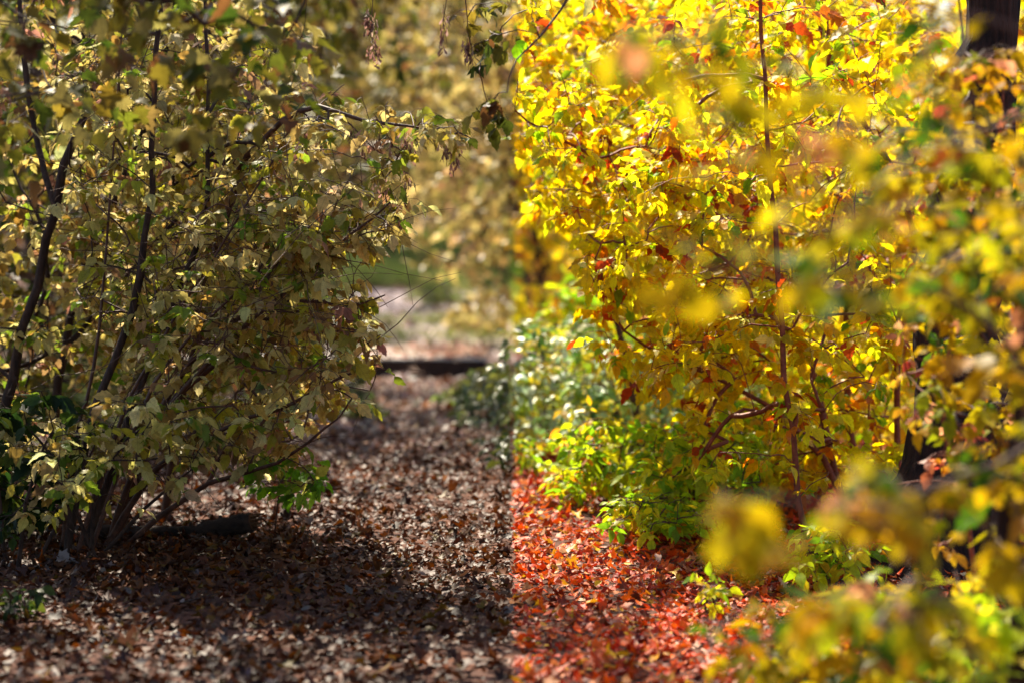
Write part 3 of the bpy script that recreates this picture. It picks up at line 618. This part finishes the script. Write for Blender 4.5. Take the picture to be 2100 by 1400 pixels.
# ---- background trees
def crown(cx, cy, cz, rx, ry, rz):
    def f():
        v = norm(R.normal(0, 1, 3)) * R.uniform(.25, 1) ** .5
        return np.array([cx + v[0] * rx, cy + v[1] * ry, max(.5, cz + v[2] * rz)])
    return f
def tree(px, Y, h, rx, n, leaf, label, pL='mutedfar', pR='goldfar', name='autumn_tree', group='trees in the background', lean=0., tr=.10, low_=.15, bark=None):
    g = G(px, Y); g = np.array([g[0], Y, gz(g[0], Y) - .05]); top = g + [lean, 0, h * .9]
    st = [([g, g + [lean * .3 + R.normal(0, .1), 0, h * .35], g + [lean * .7, R.normal(0, .2), h * .65], top], tr, tr * .25)]
    for k in range(3):
        z = R.uniform(.25, .5) * h; a = R.uniform(0, 2 * PI)
        s0 = g + [lean * .4, 0, z]; st.append(([s0, s0 + [math.cos(a) * rx * .35, math.sin(a) * rx * .3, h * .14], s0 + [math.cos(a) * rx * .6, math.sin(a) * rx * .5, h * .3]], tr * .4, tr * .12))
    c = crown(g[0] + lean * .6, Y, g[2] + h * (low_ + (1 - low_) * .5), rx, rx, h * (1 - low_) * .55)
    return grow(name, label, 'tree', st, [(c, 1)], n, leaf, pL, pR, group, bark or M_BARK, material=M_FAR, template=SIMPLE, rtip=.005, nleaf=(3, 5), leaflets=3, cl_spread=.5, partstem='trunk', kside=8)
tree(1150, 24, 4.6, 1.2, 300, .10, 'pale yellow arching young tree hanging over the path behind the slab', lean=-1.3, tr=.05, low_=.12)
tree(1120, 21, 6.5, 1.7, 420, .11, 'bright yellow tree right of the centre line with thin dark trunk', tr=.04, low_=.03)
tree(1260, 20, 6.0, 1.6, 360, .11, 'golden tree with forked thin trunk behind the light green bush', tr=.06, low_=.08, lean=-.3)
tree(470, 26, 6, 2.0, 420, .13, 'dull olive tree behind the left saplings beside the far path', tr=.12, low_=.05, pL='mutedtop')
tree(450, 18, 7, 2.0, 360, .12, 'tall olive tree standing deep behind the left shrubs', tr=.12, low_=.1, pL='mutedtop')
tree(100, 16, 7, 2.4, 420, .12, 'broad olive tree behind the far left edge', tr=.14, low_=.05, pL='mutedtop')
tree(800, 54, 11, 3.4, 520, .19, 'tan crowned tree where the far path turns', tr=.16, low_=.18)
tree(560, 40, 8, 2.2, 420, .17, 'darker olive tree at the left of the far opening', tr=.18, low_=.1, pL='mutedtop')
tree(960, 58, 12, 3.4, 520, .2, 'sandy yellow tree directly beyond the opening', tr=.16, low_=.1)
tree(1090, 36, 9, 2.6, 480, .16, 'tall bright yellow tree far behind on the centre line', tr=.14, low_=.08)
tree(1330, 30, 9, 2.8, 480, .15, 'tall golden tree far behind the middle of the right half', tr=.14, low_=.05)
tree(1700, 24, 9, 3.0, 480, .14, 'broad golden tree far behind the crossing stems', tr=.14, low_=.03)
tree(2050, 22, 9, 3.0, 420, .14, 'broad golden tree at the far right background', tr=.14, low_=.03)
tree(300, 34, 10, 3.4, 420, .18, 'olive tree in the far left background', tr=.18, low_=.03, pL='mutedtop')
tree(-120, 22, 9, 3.0, 420, .13, 'dark olive tree beyond the far left edge', tr=.16, low_=.02, pL='mutedtop')
tree(470, 48, 11, 3.4, 460, .18, 'dim olive tree in the distance behind the left saplings', tr=.16, low_=.02, pL='mutedtop')
tree(700, 62, 12, 4.0, 460, .25, 'distant pale tree left of the sandy yellow one', tr=.18, low_=.05)
tree(1150, 60, 12, 4.2, 460, .25, 'distant golden tree far beyond the centre line', tr=.18, low_=.05)
# unseen trees added outside the frame, sunward, to shade the left half
for k, (x, y, h, r) in enumerate(((-5.2, 11.5, 8.5, 2.2), (-8.2, 17, 10, 2.6))):
    px = 1050 + x / y * F
    tree(px, y, h, r, 420, .14, ['tall unseen tree added outside the left edge for shade', 'taller unseen tree added farther outside the left edge for shade'][k], tr=.16, low_=.3, pL='mutedtop', group='unseen trees added for shade left of the frame')

g = np.array([-3.7, 11.4, 0.])  # unseen tree added so its crown shades the left foreground
grow('added_shade_tree', 'tall unseen tree added outside the left edge, its crown shading the path', 'tree',
     [([g, g + [.1, 0, 2], g + [.3, -.1, 4], g + [.6, 0, 7]], .15, .05), ([g + [.2, 0, 3], g + [1.2, -.2, 4.4], g + [2.2, -.3, 5.2]], .05, .015)],
     [(crown(-2.1, 11.0, 5.7, 1.7, 2.0, 1.2), 1)], 190, .10, 'mutedtop', 'goldfar', 'unseen trees added for shade left of the frame', M_BARK, material=M_FAR, template=SIMPLE, rtip=.004, nleaf=(3, 5), leaflets=3, cl_spread=.4, partstem='trunk', kside=8)
def woods():
    L = Leaves(); n = 26000
    x = R.uniform(-45, 45, n); y = R.uniform(68, 100, n); z = gz(x, y) + R.uniform(0, 1, n) ** .9 * (9 + 3 * np.sin(x * .7) + 2 * np.sin(x * 1.9 + 2))
    pos = np.stack([x, y, z], -1)
    L.add(SIMPLE, pos, R.normal(0, 1, (n, 3)), R.normal(0, 1, (n, 3)) + [0, 0, .8], R.uniform(.4, .9, n), split_cols(x, 'mutedfar', 'goldfar', .2))
    t = Tubes()
    for k in range(60):
        a, b_ = R.uniform(-45, 45), R.uniform(66, 96); g = gz(a, b_); t.add([[a, b_, g - .2], [a + R.normal(0, .2), b_, g + 5], [a + R.normal(0, .5), b_, g + 11]], [.2, .16, .08], 8)
    r = L.build('distant_woodland', M_FAR); r['kind'] = 'stuff'; r['label'] = 'far wood of autumn trees closing the view'; r['category'] = 'wood'
    t.build('trunk_mass', M_BARK, r)
woods()

# ------------------------------------------------------------------ log, stick, slab
def log():
    a, b_ = P(245, 1090, 9.0), P(538, 1075, 8.9)
    g0 = G(245, 9.0); r0 = .028
    pts = [np.array([a[0], 8.50, .05]), np.array([P(330, 0, 8.95)[0], 8.49, .048]), np.array([P(400, 0, 8.9)[0], 8.48, .052]), np.array([P(450, 0, 8.9)[0], 8.47, .062]), np.array([P(500, 0, 8.85)[0], 8.46, .080]), np.array([P(538, 0, 8.85)[0], 8.44, .095])]
    ln = smooth_line(pts, 40); rr = np.interp(np.linspace(0, 1, 40), [0, .3, .5, .6, .8, 1], [.026, .024, .022, .030, .034, .033]) * (1 + R.normal(0, .05, 40))
    root = thing('fallen_log', pts[2] * [1, 1, 0], 'dark rotting log lying on the brown leaves in front of the left shrubs', 'log')
    t = Tubes(); t.add(ln, rr, 14, rough=.07); t.build('trunk_piece', M_LOG, root, pts[2] * [1, 1, 0])
    c = Tubes(); e = ln[-1]; d = norm(ln[-1] - ln[-3])
    c.add([e - d * .01, e, e + d * .003], [.031, .030, .002], 14); 
    for k in range(9):
        an = k * .7; off = np.array([0, math.cos(an), math.sin(an)]) * .021; c.add([e + off - d * .03, e + off + d * R.uniform(.01, .045)], [.010, .002], 4)
    c.build('broken_end', M_CUT, root, pts[2] * [1, 1, 0])
    s = Tubes()
    for k in (8, 18, 22, 27): s.add([ln[k], ln[k] + [R.normal(0, .01), 0, rr[k] + .012]], [.012, .006], 6, cap=True)
    s.build('branch_stub', M_LOG, root, pts[2] * [1, 1, 0])
log()
def stick():
    p = G(62, 7.85); q = G(145, 7.7); p[2] += .045; q[2] += .035
    ln = smooth_line([p, (p + q) / 2 + [0, 0, -.008], q], 12)
    root = thing('broken_stick', (p + q) / 2 * [1, 1, 0], 'short dark stick on the ground at the foot of the slim stems', 'stick')
    t = Tubes(); t.add(ln, np.linspace(.008, .013, 12), 8, cap=True, rough=.1); t.build('wood', M_LOG, root, (p + q) / 2 * [1, 1, 0])
    L = Leaves(); L.add(LOBED, [G(112, 7.72) + [0, 0, .05]], [(1, .1, .05)], [(0, -.6, 1)], [.075], np.array([lin((120, 108, 106))]), curl=.35, fold=.4, twist=0.)
    o = L.build('fallen_leaf', M_LITTER); o['label'] = 'pale curled leaf resting on the short dark stick'; o['category'] = 'leaf'
stick()
def slab():
    # a flat deck crossing a shallow ditch: concrete top, the shade on its front made as a dark strip
    c = np.array([-.95, 19.5, 0]); root = thing('footbridge', c, 'low pale concrete slab across the path with a dark shaded front edge', 'footbridge')
    def box(name, x0, x1, y0, y1, z0, z1, m, bev=.012):
        me = bpy.data.meshes.new(name)
        import bmesh
        bm = bmesh.new(); bmesh.ops.create_cube(bm, size=1)
        for v in bm.verts: v.co = Vector(((x0 + x1) / 2 + v.co.x * (x1 - x0) - c[0], (y0 + y1) / 2 + v.co.y * (y1 - y0) - c[1], (z0 + z1) / 2 + v.co.z * (z1 - z0)))
        bmesh.ops.bevel(bm, geom=bm.edges[:], offset=bev, segments=2, affect='EDGES')
        bm.to_mesh(me); bm.free(); me.materials.append(m)
        o = bpy.data.objects.new(name, me); COL.objects.link(o); o.parent = root
    box('deck', -2.6, -.2, 18.9, 20.9, .05, .13, M_CONC)
    box('front_shade', -2.6, -.2, 18.86, 18.897, -.02, .118, M_BARK)
    box('support', -2.35, -2.1, 19.0, 20.8, -.1, .047, M_CONC); box('support', -.5, -.25, 19.0, 20.8, -.1, .047, M_CONC)
slab()
print('objects', len(bpy.data.objects), 'tris', sum(len(m.polygons) for m in bpy.data.meshes))
